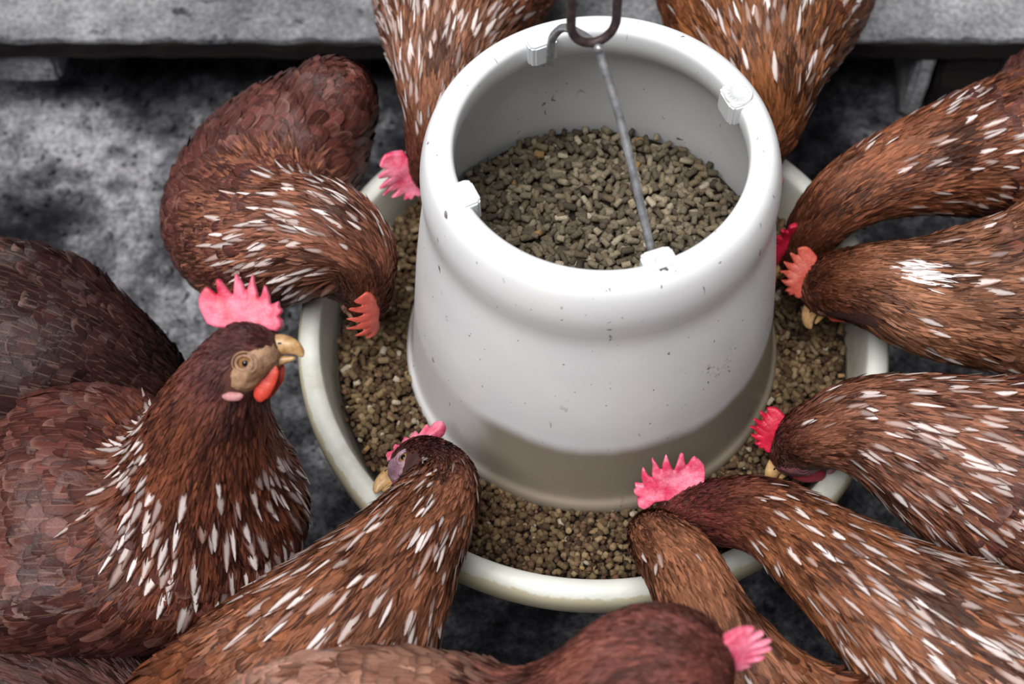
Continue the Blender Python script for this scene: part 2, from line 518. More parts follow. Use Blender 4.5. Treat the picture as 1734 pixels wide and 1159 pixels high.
tray = [(0.1962, GZ - 0.004), (0.1985, GZ - 0.0005), (0.2030, GZ + 0.0008), (0.2085, GZ - 0.0010), (0.2122, GZ - 0.005), (0.2135, GZ - 0.012), (0.2125, GZ - 0.022),
        (0.2095, GZ - 0.030), (0.2040, GZ - 0.038), (0.190, GZ - 0.060), (0.172, GZ - 0.074), (0.120, GZ - 0.078), (0.050, GZ - 0.076), (0.004, GZ - 0.075),
        (0.004, GZ - 0.071), (0.050, GZ - 0.072), (0.120, GZ - 0.073), (0.168, GZ - 0.069), (0.182, GZ - 0.058), (0.189, GZ - 0.040), (0.1935, GZ - 0.018)]
V, Fc = lathe([tuple(p) for p in smooth_prof(tray, 4, True)], 144, True)
adopt(mesh_obj('tray', V, Fc, M['tray']), feeder)


def tab(ang, stamp=None):
    """moulded lug on the inner lip"""
    a = math.radians(ang); rad = np.array([math.cos(a), math.sin(a), 0]); tan = np.array([-math.sin(a), math.cos(a), 0])
    bm = bmesh.new()
    prof = [(-0.0100, 0), (-0.0098, -0.0090), (-0.0070, -0.0112), (0.0070, -0.0112), (0.0098, -0.0090), (0.0100, 0)]
    top, bot = [], []
    for (s_, r_) in [(-0.0095, 0.004)] + prof + [(0.0095, 0.004)]:
        p = rad * (0.0935 + r_) + tan * s_
        top.append(bm.verts.new((p[0], p[1], ZT + 0.0009))); bot.append(bm.verts.new((p[0], p[1], ZT - 0.016)))
    bm.faces.new(top); bm.faces.new(bot[::-1])
    for i in range(len(top)):
        j = (i + 1) % len(top); bm.faces.new((top[i], bot[i], bot[j], top[j]))
    bmesh.ops.recalc_face_normals(bm, faces=bm.faces[:])
    bmesh.ops.bevel(bm, geom=[e for e in bm.edges], offset=0.0012, segments=2, affect='EDGES')
    me = bpy.data.meshes.new('lip_tab'); bm.to_mesh(me); bm.free(); me.materials.append(M['tab'])
    o = bpy.data.objects.new('lip_tab', me); C.objects.link(o); adopt(o, feeder)
    c = rad * 0.0915
    if stamp == 'disc':
        V, Fc = lathe([(0.0001, 0.0012), (0.0052, 0.0012), (0.0054, 0.0018), (0.0074, 0.0018), (0.0078, 0.0022), (0.0084, 0.0022), (0.0088, 0.0)], 40)
        V = [(v[0] + c[0], v[1] + c[1], v[2] * 0.7 + ZT + 0.0009) for v in V]
        d = mesh_obj('stamped_disc', V, Fc, M['tab'], o)
        # worn raised marks round the disc, too small to read
        V, Fc = [], []
        for k in range(16):
            th = 2 * math.pi * k / 16; h = 0.0007
            for (dx, dy) in ((-.00035, -.0007), (.00035, -.0007), (.00035, .0007), (-.00035, .0007)):
                for zz in (0.0017, 0.0025):
                    rr = 0.0064 + dy; V.append((c[0] + rr * math.cos(th) - dx * math.sin(th), c[1] + rr * math.sin(th) + dx * math.cos(th), ZT + 0.0009 + zz * 0.7))
            b = k * 8
            Fc += [(b + 1, b + 3, b + 5, b + 7), (b, b + 1, b + 7, b + 6), (b, b + 2, b + 3, b + 1), (b + 2, b + 4, b + 5, b + 3), (b + 4, b + 6, b + 7, b + 5)]
        mk = mesh_obj('stamp_marks', V, Fc, M['tab'], o, False); mk['kind'] = 'stuff'
    if stamp == 'hole':
        V, Fc = lathe([(0.0028, 0.0), (0.0028, 0.0007), (0.0036, 0.0009), (0.0044, 0.0)], 28)
        V = [(v[0] + c[0], v[1] + c[1], v[2] * 0.7 + ZT + 0.0009) for v in V]
        mesh_obj('boss', V, Fc, M['tab'], o)
    return o


tab(112); tab(203); tab(288, 'hole'); tab(21, 'disc')

# bail of galvanised wire: from the far lug up to the hook and down to the near lug
pk = at(1012, 80, ZT + 0.083)
A = np.array([0.0815 * math.cos(math.radians(108)), 0.0815 * math.sin(math.radians(108)), ZT - 0.010])
B = np.array([0.0800 * math.cos(math.radians(288)), 0.0800 * math.sin(math.radians(288)), ZT - 0.006])
A0 = at(932, 84, ZT + 0.001); A1 = at(937, 62, ZT + 0.016); A2 = at(955, 47, ZT + 0.030); A3 = at(982, 57, ZT + 0.055)
B1 = at(1052, 210, ZT + 0.050)
pts = smooth_prof([A0 - np.array([0, 0, 0.012]), A0, A1, A2, A3, pk, pk + (B1 - pk) * 0.12, B1, B], 10)
V, Fc = tube(pts, 0.0026, 12)
adopt(mesh_obj('wire_handle', V, Fc, M['wire']), feeder)

# iron link above
hp = at(1004, 72, ZT + 0.085)
hx = unit(np.array([1.0, 0.15, 0])); wv = 0.0125
link = [hp + hx * wv * math.sin(t) + np.array([0, 0, wv * 1.3 * (1 - math.cos(t))]) for t in np.linspace(-math.pi / 2, math.pi / 2, 14)]
upv = np.array([0, 0, 1.0])
left = [link[0] + upv * h for h in np.linspace(0.075, 0.012, 6)]
right = [link[-1] + upv * h for h in np.linspace(0.012, 0.075, 6)]
tc = hp + upv * (wv * 1.3 + 0.075)
topc = [tc + hx * wv * math.cos(t) + upv * wv * 1.3 * math.sin(t) for t in np.linspace(0.2, math.pi - 0.2, 12)]
loop = left + link + right + topc
V, Fc = tube(smooth_prof(loop, 3, True), 0.0026, 12, False)
nlen = len(V) // 12
Fc += [((nlen - 1) * 12 + j, (nlen - 1) * 12 + (j + 1) % 12, (j + 1) % 12, j) for j in range(12)]
hk = mesh_obj('hanging_link', V, Fc, M['iron'])
tag(hk, 'dark iron link holding up the wire handle of the feeder', 'hook')

# feed in the hopper
TVp, TFp = pellet_template()
FZ = ZT - 0.134
P = np.concatenate([hexpoints(0, 0.112, 0.0062), hexpoints(0, 0.113, 0.0058)])
n1 = len(hexpoints(0, 0.112, 0.0062)); n = len(P)
lay = (np.arange(n) >= n - (n - n1)).astype(float)
pos = np.column_stack([P, FZ + 0.003 * lay + rng.normal(0, 0.0021, n) + np.array([0.004 * noise.noise((x * 22, y * 22, 0)) for x, y in P])])
rad_ = rng.uniform(0.0019, 0.0025, n); scl = np.stack([rng.uniform(0.0024, 0.0050, n), rad_, rad_], 1)
Vv, Ff = instances(TVp, TFp, pos, rots(n, 0.35), scl)
Vv += rng.normal(0, 0.00018, Vv.shape)
hf = fast_obj('feed_pellets', Vv, Ff, M['feed'], attrs={'fcol': ('FLOAT_COLOR', feed_colors(n, [(112, 102, 85), (96, 87, 72), (128, 117, 97), (80, 72, 60), (104, 92, 73)], len(TVp)))})
tag(hf, 'grey-brown feed pellets filling the hopper of the white feeder', 'feed', kind='stuff')
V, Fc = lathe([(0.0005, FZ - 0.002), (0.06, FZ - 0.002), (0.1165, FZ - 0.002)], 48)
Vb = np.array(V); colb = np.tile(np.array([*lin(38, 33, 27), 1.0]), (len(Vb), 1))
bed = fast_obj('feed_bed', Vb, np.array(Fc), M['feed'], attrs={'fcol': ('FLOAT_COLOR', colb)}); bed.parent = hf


# feed in the tray: whole pellets at the back and left, crumbs towards the front
def tray_z(x, y):
    r = math.hypot(x, y)
    return GZ - 0.033 - 0.004 * max(0, (0.155 - r) / 0.03) + 0.004 * noise.noise((x * 18, y * 18, 4.0))


P = hexpoints(0.118, 0.1845, 0.0050); P2 = hexpoints(0.118, 0.186, 0.0042)
tz = np.array([tray_z(x, y) for x, y in P]); tz2 = np.array([tray_z(x, y) for x, y in P2])
n = len(P); rad_ = rng.uniform(0.0016, 0.0026, n)
frontness = np.clip((-P[:, 1] - 0.02) / 0.10, 0, 1)
scl = np.stack([rng.uniform(0.0020, 0.0046, n) * (1 - 0.35 * frontness), rad_, rad_], 1)
Va, Fa = instances(TVp, TFp, np.column_stack([P, tz + 0.0022 + rng.normal(0, 0.0020, n)]), rots(n, 0.4), scl)
pal_l = [(106, 88, 62), (90, 74, 52), (76, 60, 42), (118, 100, 74)]
ca = feed_colors(n, pal_l, len(TVp))
n2 = len(P2); s = rng.uniform(0.0014, 0.0028, n2)
scl = np.stack([s * rng.uniform(.8, 1.4, n2), s, s * rng.uniform(.7, 1.0, n2)], 1)
TVi = TV * (1 + 0.18 * rng.standard_normal((len(TV), 1)))
Vb2, Fb2 = instances(TVi, TF, np.column_stack([P2, tz2 + rng.normal(0.001, 0.0014, n2)]), rots(n2, 1.0), scl)
cb2 = feed_colors(n2, [(88, 64, 48), (74, 54, 40), (104, 80, 60), (62, 46, 35)], len(TVi))
tf = fast_obj('tray_feed', Va, Fa, M['feed'], attrs={'fcol': ('FLOAT_COLOR', ca)})
tag(tf, 'brown crumbled feed lying in the ring of the feeder tray', 'feed', kind='stuff')
cr = fast_obj('feed_crumbs', Vb2, Fb2, M['feed'], tf, attrs={'fcol': ('FLOAT_COLOR', cb2)}); cr['kind'] = 'stuff'
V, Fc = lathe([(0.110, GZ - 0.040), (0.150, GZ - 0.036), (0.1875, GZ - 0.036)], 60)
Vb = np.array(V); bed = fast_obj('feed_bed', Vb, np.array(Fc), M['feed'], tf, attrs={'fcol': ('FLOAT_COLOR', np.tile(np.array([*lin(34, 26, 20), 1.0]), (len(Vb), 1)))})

# ------------------------------------------------------------------ hens
COMB = [(715, 380), (690, 330), (668, 270), (665, 220), (685, 180), (720, 140), (745, 150), (800, 205), (793, 100), (808, 88), (825, 100), (895, 210), (912, 70), (920, 60),
        (935, 85), (965, 140), (978, 210), (985, 170), (1005, 110), (1022, 68), (1032, 85), (1035, 130), (1055, 190), (1058, 235), (1085, 200), (1105, 140), (1120, 150),
        (1140, 210), (1138, 270), (1200, 243), (1200, 285), (1222, 300), (1215, 325), (1190, 345), (1215, 370), (1215, 410), (1180, 440), (1130, 430), (1080, 400), (1000, 405),
        (960, 425), (900, 425), (850, 415), (780, 405)]
COMB = [((x - 960) * 8.63e-5, (395 - y) * 8.63e-5) for x, y in COMB]


def evaluated(o):
    dg = bpy.context.evaluated_depsgraph_get(); dg.update()
    return bpy.data.meshes.new_from_object(o.evaluated_get(dg), depsgraph=dg)


def remeshed(name, V, Fc, voxel, smooth_it, close=0.0):
    o = mesh_obj(name, V, Fc)
    if close:                                # fill tight creases: grow, fuse, shrink back
        md = o.modifiers.new('r0', 'REMESH'); md.mode = 'VOXEL'; md.voxel_size = voxel
        ms = o.modifiers.new('s0', 'SMOOTH'); ms.factor = 0.5; ms.iterations = 6
        dd = o.modifiers.new('d0', 'DISPLACE'); dd.strength = close; dd.mid_level = 0.0
    md = o.modifiers.new('r', 'REMESH'); md.mode = 'VOXEL'; md.voxel_size = voxel
    if close:
        ms = o.modifiers.new('s1', 'SMOOTH'); ms.factor = 0.5; ms.iterations = 12
        dd = o.modifiers.new('d1', 'DISPLACE'); dd.strength = -close; dd.mid_level = 0.0
    ms = o.modifiers.new('s', 'SMOOTH'); ms.factor = 0.5; ms.iterations = smooth_it
    me = evaluated(o); bpy.data.objects.remove(o)
    me.polygons.foreach_set('use_smooth', [True] * len(me.polygons))
    return me


def comb_mesh(sx=1.0, sz=1.0, bend=0.0, flop=0.0, seed=0):
    cu = bpy.data.curves.new('c', 'CURVE'); cu.dimensions = '2D'; cu.fill_mode = 'BOTH'
    sp = cu.splines.new('POLY'); sp.points.add(len(COMB) - 1)
    for p, (x, z) in zip(sp.points, COMB): p.co = (x * sx, z * (sz if z > 0 else 1), 0, 1)
    sp.use_cyclic_u = True; cu.extrude = 0.0008; cu.offset = -0.0012; cu.bevel_depth = 0.0013; cu.bevel_resolution = 2
    o = bpy.data.objects.new('c', cu); C.objects.link(o); me = evaluated(o); bpy.data.objects.remove(o)
    V = [v.co[:] for v in me.vertices]; Fc = [p.vertices[:] for p in me.polygons]
    me2 = remeshed('comb', V, Fc, 0.0006, 2)
    n = len(me2.vertices); co = np.empty(n * 3, np.float32); me2.vertices.foreach_get('co', co); co = co.reshape(-1, 3)
    out = np.empty_like(co)
    for i, (x, z, y) in enumerate(co):
        th = 1.0 + 1.1 * max(0, 1 - max(z, 0) / 0.014)              # thick at the base
        y = y * th + 0.0012 * noise.noise((x * 90 + seed, z * 90, 0)) + bend * x * x * 18 + 0.0016 * math.sin(x * 150 + seed) * max(z, 0) / 0.02
        a = flop * max(0, z) / 0.025
        out[i] = (x, y + z * math.sin(a), z * math.cos(a))
    me2.vertices.foreach_set('co', out.ravel()); me2.update()
    return me2


def ellipsoid(c, r, seg=20, rings=14, amp=0.0, freq=120, seed=0.0):
    V, Fc = [], []
    for j in range(rings + 1):
        ph = math.pi * j / rings
        for i in range(seg):
            a = 2 * math.pi * i / seg
            d = np.array([math.sin(ph) * math.cos(a), math.sin(ph) * math.sin(a), math.cos(ph)])
            p = np.array(c) + d * np.array(r)
            p = p + d * amp * noise.noise((p[0] * freq + seed, p[1] * freq, p[2] * freq)); V.append(p)
    for j in range(rings):
        for i in range(seg):
            Fc.append((j * seg + i, (j + 1) * seg + i, (j + 1) * seg + (i + 1) % seg, j * seg + (i + 1) % seg))
    return V, Fc


def torus(c, R, r, n=28, m=8, sx=1.0):
    V, Fc = [], []
    for i in range(n):
        a = 2 * math.pi * i / n
        for j in range(m):
            b = 2 * math.pi * j / m
            V.append((c[0] + sx * (R + r * math.cos(b)) * math.cos(a), c[1] + r * math.sin(b), c[2] + (R + r * math.cos(b)) * math.sin(a)))
    for i in range(n):
        for j in range(m):
            Fc.append((i * m + j, ((i + 1) % n) * m + j, ((i + 1) % n) * m + (j + 1) % m, i * m + (j + 1) % m))
    return V, Fc


FT = np.array([0, 0.25, 0.5, 0.72, 0.88, 0.96, 1.0])
FS = np.array([0, 0.3, 0.6, 0.85, 1.0])
PLANCE = (0.40, 0.80, 1.0, 0.85, 0.55, 0.32, 0.05)
PROUND = (0.5, 0.85, 1.0, 0.96, 0.76, 0.50, 0.12)
PSTRAND = (0.6, 1.0, 1.0, 0.7, 0.06)


def feather_mesh(name, roots, dirs, L, Wd, lift, col, bvh, parent, prof, ft, wide=True):
    """lay feathers over the skin; roots/dirs (n,3); col (n,4); wide feathers have a raised shaft"""
    n = len(roots); K = len(ft)
    key = np.zeros((n, 3, 3)); nk = np.zeros((n, 3, 3))
    fn = bvh.find_nearest
    for i in range(n):
        p, nn, _, _ = fn(Vector(roots[i])); d = Vector(dirs[i]); h = float(L[i]) * 0.5
        key[i, 0] = p; nk[i, 0] = nn
        for k in (1, 2):
            d = d - nn * d.dot(nn)
            if d.length > 1e-6: d.normalize()
            q = p + d * h; loc, n2, _, _ = fn(q)
            if (loc - q).length < h * 0.8 and n2.dot(nn) > -0.2: p, nn = loc, n2
            else: p = q
            key[i, k] = p; nk[i, k] = nn
    t = ft[None, :, None]
    q0, q1, q2 = (1 - t) * (1 - 2 * t), 4 * t * (1 - t), t * (2 * t - 1)
    ctr = key[:, None, 0] * q0 + key[:, None, 1] * q1 + key[:, None, 2] * q2
    nor = nk[:, None, 0] * q0 + nk[:, None, 1] * q1 + nk[:, None, 2] * q2
    nor /= np.linalg.norm(nor, axis=-1, keepdims=True) + 1e-9
    dr = np.gradient(ctr, axis=1)
    off = (-0.0010 + (lift[:, None] + 0.0010) * ft[None] ** 0.8)
    ctr = ctr + nor * off[..., None]
    side = np.cross(nor, dr); side /= np.linalg.norm(side, axis=-1, keepdims=True) + 1e-9
    w_ = (Wd[:, None] * np.array(prof)[None])[..., None]
    twist = rng.normal(0, 0.12 if wide else 0.35, n)[:, None, None]
    Lf = ctr - side * w_ + nor * (twist - 0.20) * w_
    Rf = ctr + side * w_ - nor * (twist + 0.20) * w_
    rows = [Lf, ctr, Rf] if wide else [Lf, Rf]
    m = len(rows)
    V = np.stack(rows, 2).reshape(-1, 3)
    base = (np.arange(n) * K * m)[:, None]
    q = []
    for k in range(K - 1):
        for j in range(m - 1):
            a = k * m + j; q.append((a, a + 1, a + m + 1, a + m))
    Fq = (base[:, None, :] + np.array(q)[None]).reshape(-1, 4)
    uv = np.zeros((n, K, m, 3)); uv[..., 0] = ft[None, :, None]; uv[..., 1] = np.linspace(-1, 1, m)[None, None]
    uv[..., 2] = (rng.random(n) if wide else 0.72 + 0.1 * rng.random(n))[:, None, None]
    colv = np.repeat(col, K * m, 0)
    o = fast_obj(name, V, Fq, M['feather'], attrs={'fcol': ('FLOAT_COLOR', colv), 'fuv': ('FLOAT_VECTOR', uv.reshape(-1, 3))})
    adopt(o, parent); o['kind'] = 'stuff'
    return o


def hen(label, spine, ns, fwd, up, pal, comb=(1, 1, 0, 0), skin=None, white=(0.0, 0.0, 1.0), spots=(), wings=True, hip=None, head_s=1.0, seed=0,
        tail=True, white_body=0.0, wattle=1.0, comb_x=0.0, ws=1.2):
    """spine: (px, py, z, radius in px) from the tail to the head; ns: station where the neck begins"""
    P = np.array([at(a, b, c) for a, b, c, _ in spine]); R = np.array([r * depth(p) / F_PX for p, (_, _, _, r) in zip(P, spine)])
    fwd = unit(fwd); up = unit(up - fwd * np.dot(up, fwd)); lat = np.cross(up, fwd)
    hc = P[-1]; hs = head_s
    base = hip if hip else max(1, ns - 2)
    root = empty('hen', (P[base][0], P[base][1], 0.0), label, 'hen', 'brown hens crowding round the feeder')
    nst = len(P)
    P2 = np.vstack([P, hc + fwd * 0.014 * hs, hc + fwd * 0.023 * hs]); R2 = np.concatenate([R, [R[-1] * 0.78, R[-1] * 0.42]])
    dat = np.column_stack([P2, R2])
    sub = 10
    D = np.array(smooth_prof(list(dat), sub)); cen, rad = D[:, :3], np.maximum(D[:, 3], 0.004)
    us = np.arange(len(D)) / sub
    T = np.gradient(cen, axis=0); T /= np.linalg.norm(T, axis=1)[:, None]
    # body surface: swept spine + folded wings, fused into one skin
    V, Fc = tube(cen, rad, 28)
    V = list(V); V0 = len(V)

    def blob(c, r, axes):
        ev, ef = ellipsoid((0, 0, 0), r, 20, 12); o = len(V)
        for e in ev: V.append(np.array(c) + axes[0] * e[0] + axes[1] * e[1] + axes[2] * e[2])
        Fc.extend([tuple(i + o for i in f) for f in ef])
    blob(cen[0], (rad[0] * 1.1,) * 3, (np.eye(3)[0], np.eye(3)[1], np.eye(3)[2]))
    wi = int((max(1, ns - 1.6)) * sub); tw = T[wi]; sd_ = unit(np.cross(tw, [0, 0, 1.0])); uw = np.cross(sd_, tw)
    wing_c = []
    if wings:
        for sgn in (-1, 1):
            c = cen[wi] + sd_ * sgn * rad[wi] * 0.86 + uw * rad[wi] * 0.18 - tw * 0.015
            blob(c, (0.068, 0.014, 0.046), (tw, sd_ * sgn, uw)); wing_c.append(c)
    me = remeshed('body', V, Fc, 0.0042, 8, 0.014)
    skin_m = pal['skin_body']
    me.materials.append(skin_m)
    bo = bpy.data.objects.new('body', me); C.objects.link(bo); adopt(bo, root)
    nv = len(me.vertices); co = np.empty(nv * 3, np.float32); me.vertices.foreach_get('co', co); co = co.reshape(-1, 3).astype(float)
    no = np.empty(nv * 3, np.float32); me.vertices.foreach_get('normal', no); no = no.reshape(-1, 3).astype(float)
    bvh = BVHTree.FromPolygons([tuple(v) for v in co], [tuple(p.vertices) for p in me.polygons])
    d = np.linalg.norm(co[:, None] - cen[None], axis=2) - 0.92 * rad[None]
    k = d.argmin(1); u = us[k]
    # head-local coordinates to keep the bare face free of feathers
    loc = (co - hc) @ np.stack([fwd, lat, up], 1) / hs
    fa, fb = (loc[:, 0] - 0.0055) * 0.72 + (loc[:, 2] + 0.0075) * 0.69, -(loc[:, 0] - 0.0055) * 0.69 + (loc[:, 2] + 0.0075) * 0.72
    face = ((fa / 0.0155) ** 2 + (fb / 0.0082) ** 2 < 1) & (np.abs(loc[:, 1]) > 0.002) | (loc[:, 0] > 0.020)
    face &= u > nst - 2.5
    isn = (u >= ns - 0.35) & ~face; ish = isn & (u > nst - 1.7)
    r_ = rng.random(nv)
    pick_n = np.repeat(np.nonzero(isn)[0], 3); pick_n = np.concatenate([pick_n, np.nonzero(ish)[0]])
    pick_b = np.nonzero((u < ns + 0.25) & (r_ < 0.36) & ~face)[0]
    Tn = -T[k]

    Nf = np.zeros_like(cen); a0 = unit(np.cross(T[0], np.cross([0, 0, 1.0], T[0])))
    for i in range(len(cen)):
        a0 = unit(a0 - T[i] * np.dot(a0, T[i])); Nf[i] = a0
    Bf = np.cross(T, Nf); dv = co - cen[k]
    ang = np.arctan2((dv * Bf[k]).sum(1), (dv * Nf[k]).sum(1))
    streak = np.array([noise.noise((math.cos(a) * r * 330 + seed, math.sin(a) * r * 330, uu * 1.3)) + 0.6 * noise.noise((math.cos(a) * r * 120, math.sin(a) * r * 120 + seed, uu * 1.1)) for a, r, uu in zip(ang, np.maximum(rad[k], 0.012), u)])

    def dirs_of(sel, jit):
        dd = Tn[sel] - no[sel] * (Tn[sel] * no[sel]).sum(1)[:, None]
        dd += np.array([0, 0, -0.25]) * (1 - np.abs(no[sel][:, 2:3]))
        dd += rng.normal(0, jit, dd.shape); dd -= no[sel] * (dd * no[sel]).sum(1)[:, None]
        return dd / (np.linalg.norm(dd, axis=1)[:, None] + 1e-9)

    def colour(sel, c1, c2, whitep, spread=0.2, bright=0.12, st=0.0):
        n = len(sel); f = np.clip(rng.normal(0.5, spread, n) + 0.45 * np.array([noise.noise(tuple(p * 28 + seed)) for p in co[sel]]) + st * streak[sel], 0, 1)[:, None]
        c = np.array(lin(*c1)) * (0.55 if st else 1.0) * (1 - f) + np.array(lin(*c2)) * (1.3 if st else 1.0) * f
        c *= 0.64 * rng.lognormal(0, bright, n)[:, None]
        al = (rng.random(n) < whitep) * rng.uniform(0.55, 1.0, n)
        c = np.concatenate([np.clip(c, 0, 1), al[:, None]], 1)
        for (sx, sy, sz, sr) in spots:
            dq = np.linalg.norm(co[sel] - at(sx, sy, sz), axis=1) < sr
            c[dq, :3] = np.array(lin(226, 214, 214)); c[dq, 3] = 1.0
        return c

    jitter = lambda sel: co[sel] + rng.normal(0, 0.0016, (len(sel), 3))
    # neck hackles: short at the head, long and lanceolate over the shoulders
    un = u[pick_n]; g = np.clip((nst - 1.2 - un) / max(0.5, nst - 1.2 - ns), 0, 1)
    cn = colour(pick_n, *pal['neck'], 0.0, 0.16, 0.14, 0.85)
    ch = colour(pick_n, *pal['head'], 0.0, 0.18, 0.14, 0.7); bl = np.clip((un - (nst - 2.4)) / 0.9, 0, 1)[:, None]
    cn[:, :3] = cn[:, :3] * (1 - bl) + ch[:, :3] * bl
    Ln = (0.0080 + 0.032 * g ** 0.8) * rng.uniform(0.7, 1.3, len(g)); Wn = (0.0007 + 0.0009 * g) * rng.uniform(0.7, 1.3, len(g))
    feather_mesh('hackle_feathers', jitter(pick_n), dirs_of(pick_n, 0.10), Ln, Wn, 0.0006 + (0.0010 + 0.0022 * g) * rng.random(len(g)), cn, bvh, root, PSTRAND, FS, False)
    # the pale-streaked hackles that lie on top
    gv = np.clip((nst - 1.2 - u) / max(0.5, nst - 1.2 - ns), 0, 1)
    mk = np.nonzero(isn & ~ish & (gv > white[1]) & (gv < white[2]) & (rng.random(nv) < white[0] * (0.06 + 0.06 * gv) / ws))[0]
    if len(mk) > 3:
        gm = gv[mk]; cm = colour(mk, *pal['neck'], 1.0, 0.3, 0.1); cm[:, 3] = rng.uniform(0.15, 1.0, len(mk))
        feather_mesh('streaked_hackles', jitter(mk), dirs_of(mk, 0.07), (0.011 + 0.018 * gm) * ws * rng.uniform(0.6, 1.5, len(mk)), (0.0010 + 0.0020 * gm) * ws * rng.uniform(0.5, 1.4, len(mk)),
                     0.0026 + 0.0022 * gm, cm, bvh, root, PLANCE, FT)
    # body feathers
    dw = np.min([np.linalg.norm((co[pick_b] - c) / 1.0, axis=1) for c in wing_c], axis=0) if wing_c else np.full(len(pick_b), 1.0)
    wingf = np.clip(1 - dw / 0.085, 0, 1)
    cbod = colour(pick_b, *pal['body'], white_body, 0.25, 0.16)
    pale = rng.random(len(pick_b)) < 0.07; cbod[pale, :3] = cbod[pale, :3] * rng.uniform(1.1, 1.4, pale.sum())[:, None] + np.array([0.022, 0.017, 0.016])
    Lb = (0.019 + 0.013 * wingf) * rng.uniform(0.8, 1.25, len(dw)); Wb = (0.0068 + 0.0018 * wingf) * rng.uniform(0.8, 1.2, len(dw))
    feather_mesh('body_feathers', jitter(pick_b), dirs_of(pick_b, 0.10), Lb, Wb, rng.uniform(0.0008, 0.0042, len(dw)), cbod, bvh, root, PROUND, FT)
    # tail fan
    if tail:
        t0 = -T[0]; t0 = unit(t0 + np.array([0, 0, 0.45])); s0 = unit(np.cross(t0, [0, 0, 1.0])); u0 = np.cross(s0, t0)
        Vt, Ft, Ct, Ut = [], [], [], []
        for i in range(14):
            e = (i % 7 - 3) / 3; sgn = -1 if i < 7 else 1
            rt = cen[0] + s0 * sgn * rad[0] * 0.35 + u0 * rad[0] * 0.3 * (1 - abs(e)); dd = unit(t0 + u0 * (0.55 * e) + s0 * sgn * 0.12)
            Lt = 0.085 * random.uniform(0.85, 1.1); sd2 = unit(np.cross(dd, s0) + s0 * 0.3 * sgn); b0 = len(Vt)
            cc = np.array(lin(*pal['body'][0])) * random.uniform(0.6, 1.1)
            for kk, tt in enumerate(FT):
                c = rt + dd * Lt * tt + s0 * sgn * 0.006 * tt * tt
                for ss in (-1, 0, 1):
                    Vt.append(c + sd2 * ss * 0.013 * PROUND[kk] + s0 * sgn * 0.002 * (1 - abs(ss))); Ct.append((*cc, 0)); Ut.append((tt, ss, i / 14))
            for kk in range(len(FT) - 1):
                a = b0 + kk * 3; Ft += [(a, a + 1, a + 4, a + 3), (a + 1, a + 2, a + 5, a + 4)]
        tl = fast_obj('tail_feathers', np.array(Vt), np.array(Ft), M['feather'], attrs={'fcol': ('FLOAT_COLOR', np.array(Ct)), 'fuv': ('FLOAT_VECTOR', np.array(Ut))})
        adopt(tl, root); tl['kind'] = 'stuff'
    # --- head furniture, in head space (x forward, y sideways, z up)
    Mx = np.stack([fwd, lat, up], 1) * hs

    def hp_(name, V, Fc, m, parent=root, lab=None):
        o = mesh_obj(name, [hc + Mx @ np.array(v) for v in V], Fc, m)
        if parent is root: adopt(o, root)
        else: o.parent = parent
        if lab: o['label'] = lab
        return o
    rz = R[-1] / hs
    cme = comb_mesh(comb[0], comb[1], comb[2], comb[3], seed)
    hp_('comb', [(v.co[0] + 0.001 + comb_x, v.co[1], v.co[2] + rz * 0.80) for v in cme.vertices], [p.vertices[:] for p in cme.polygons], pal['comb'], lab=pal.get('comb_label'))
    Vf, Ff_ = ellipsoid((0, 0, 0), (0.0200, max(0.0148, rz * 1.0), 0.0115), 48, 30, 0.0014, 300, seed)
    Vf = [(v[0] * 0.72 - v[2] * 0.69 + 0.0055, v[1], v[0] * 0.69 + v[2] * 0.72 - 0.0075) for v in Vf]
    fo = hp_('face', Vf, Ff_, pal['face'], lab=pal.get('face_label'))
    for sgn in (-1, 1):
        yy = sgn * max(0.0142, rz * 0.97)
        Ve, Fe = ellipsoid((0.0052, yy * 0.90, -0.0042), (0.0040, 0.0030, 0.0038), 20, 12)
        ey_ = hp_('eye', Ve, Fe, M['eye'], fo)
        Ve, Fe = ellipsoid((0.0056, yy * 0.90 + sgn * 0.0017, -0.0042), (0.0020, 0.0017, 0.0022), 16, 10)
        hp_('pupil', Ve, Fe, M['pupil'], fo)
        for (Rr, r1) in ((0.0042, 0.0008), (0.0062, 0.0004)):
            Ve, Fe = torus((0.0052, yy * (0.99 if Rr < .005 else 0.955), -0.0042), Rr, r1, 28, 8, 1.15); hp_('eyelid', Ve, Fe, pal['face'], fo)
        Ve, Fe = ellipsoid((-0.0030, yy * 0.93, -0.0228), (0.0062, 0.0020, 0.0026), 18, 12, 0.0006, 300, seed)
        hp_('earlobe', Ve, Fe, pal['lobe'])
        wl = []
        Ve, Fe = ellipsoid((0.0, 0.0, 0.0), (0.0060 * wattle, 0.0020, 0.0105 * wattle), 20, 14, 0.0008, 260, seed + sgn)
        for v in Ve: wl.append((v[0] + 0.0135 + 0.42 * v[2], v[1] + sgn * 0.0065, v[2] - 0.0175))
        hp_('wattle', wl, Fe, pal['wattle'])
    # beak, upper hooked over lower
    cu_ = [np.array(p) for p in ((0.014, 0, 0.002), (0.020, 0, 0.0035), (0.026, 0, 0.003), (0.031, 0, 0.0002), (0.0335, 0, -0.0035))]
    pu = smooth_prof(cu_, 5); Vb_, Fb_ = tube(pu, np.interp(np.linspace(0, 1, len(pu)), [0, .3, .6, .85, 1], [.0070, .0060, .0046, .0026, .0006]), 14)
    Vb_ = [(v[0], v[1] * 0.8, v[2]) for v in Vb_]; bk = hp_('beak', Vb_, Fb_, M['beak'])
    cl_ = [np.array(p) for p in ((0.014, 0, -0.006), (0.021, 0, -0.0052), (0.029, 0, -0.0042))]
    pl = smooth_prof(cl_, 4); Vb_, Fb_ = tube(pl, np.linspace(0.0046, 0.0008, len(pl)), 12); hp_('lower_beak', Vb_, Fb_, M['beak'], bk)
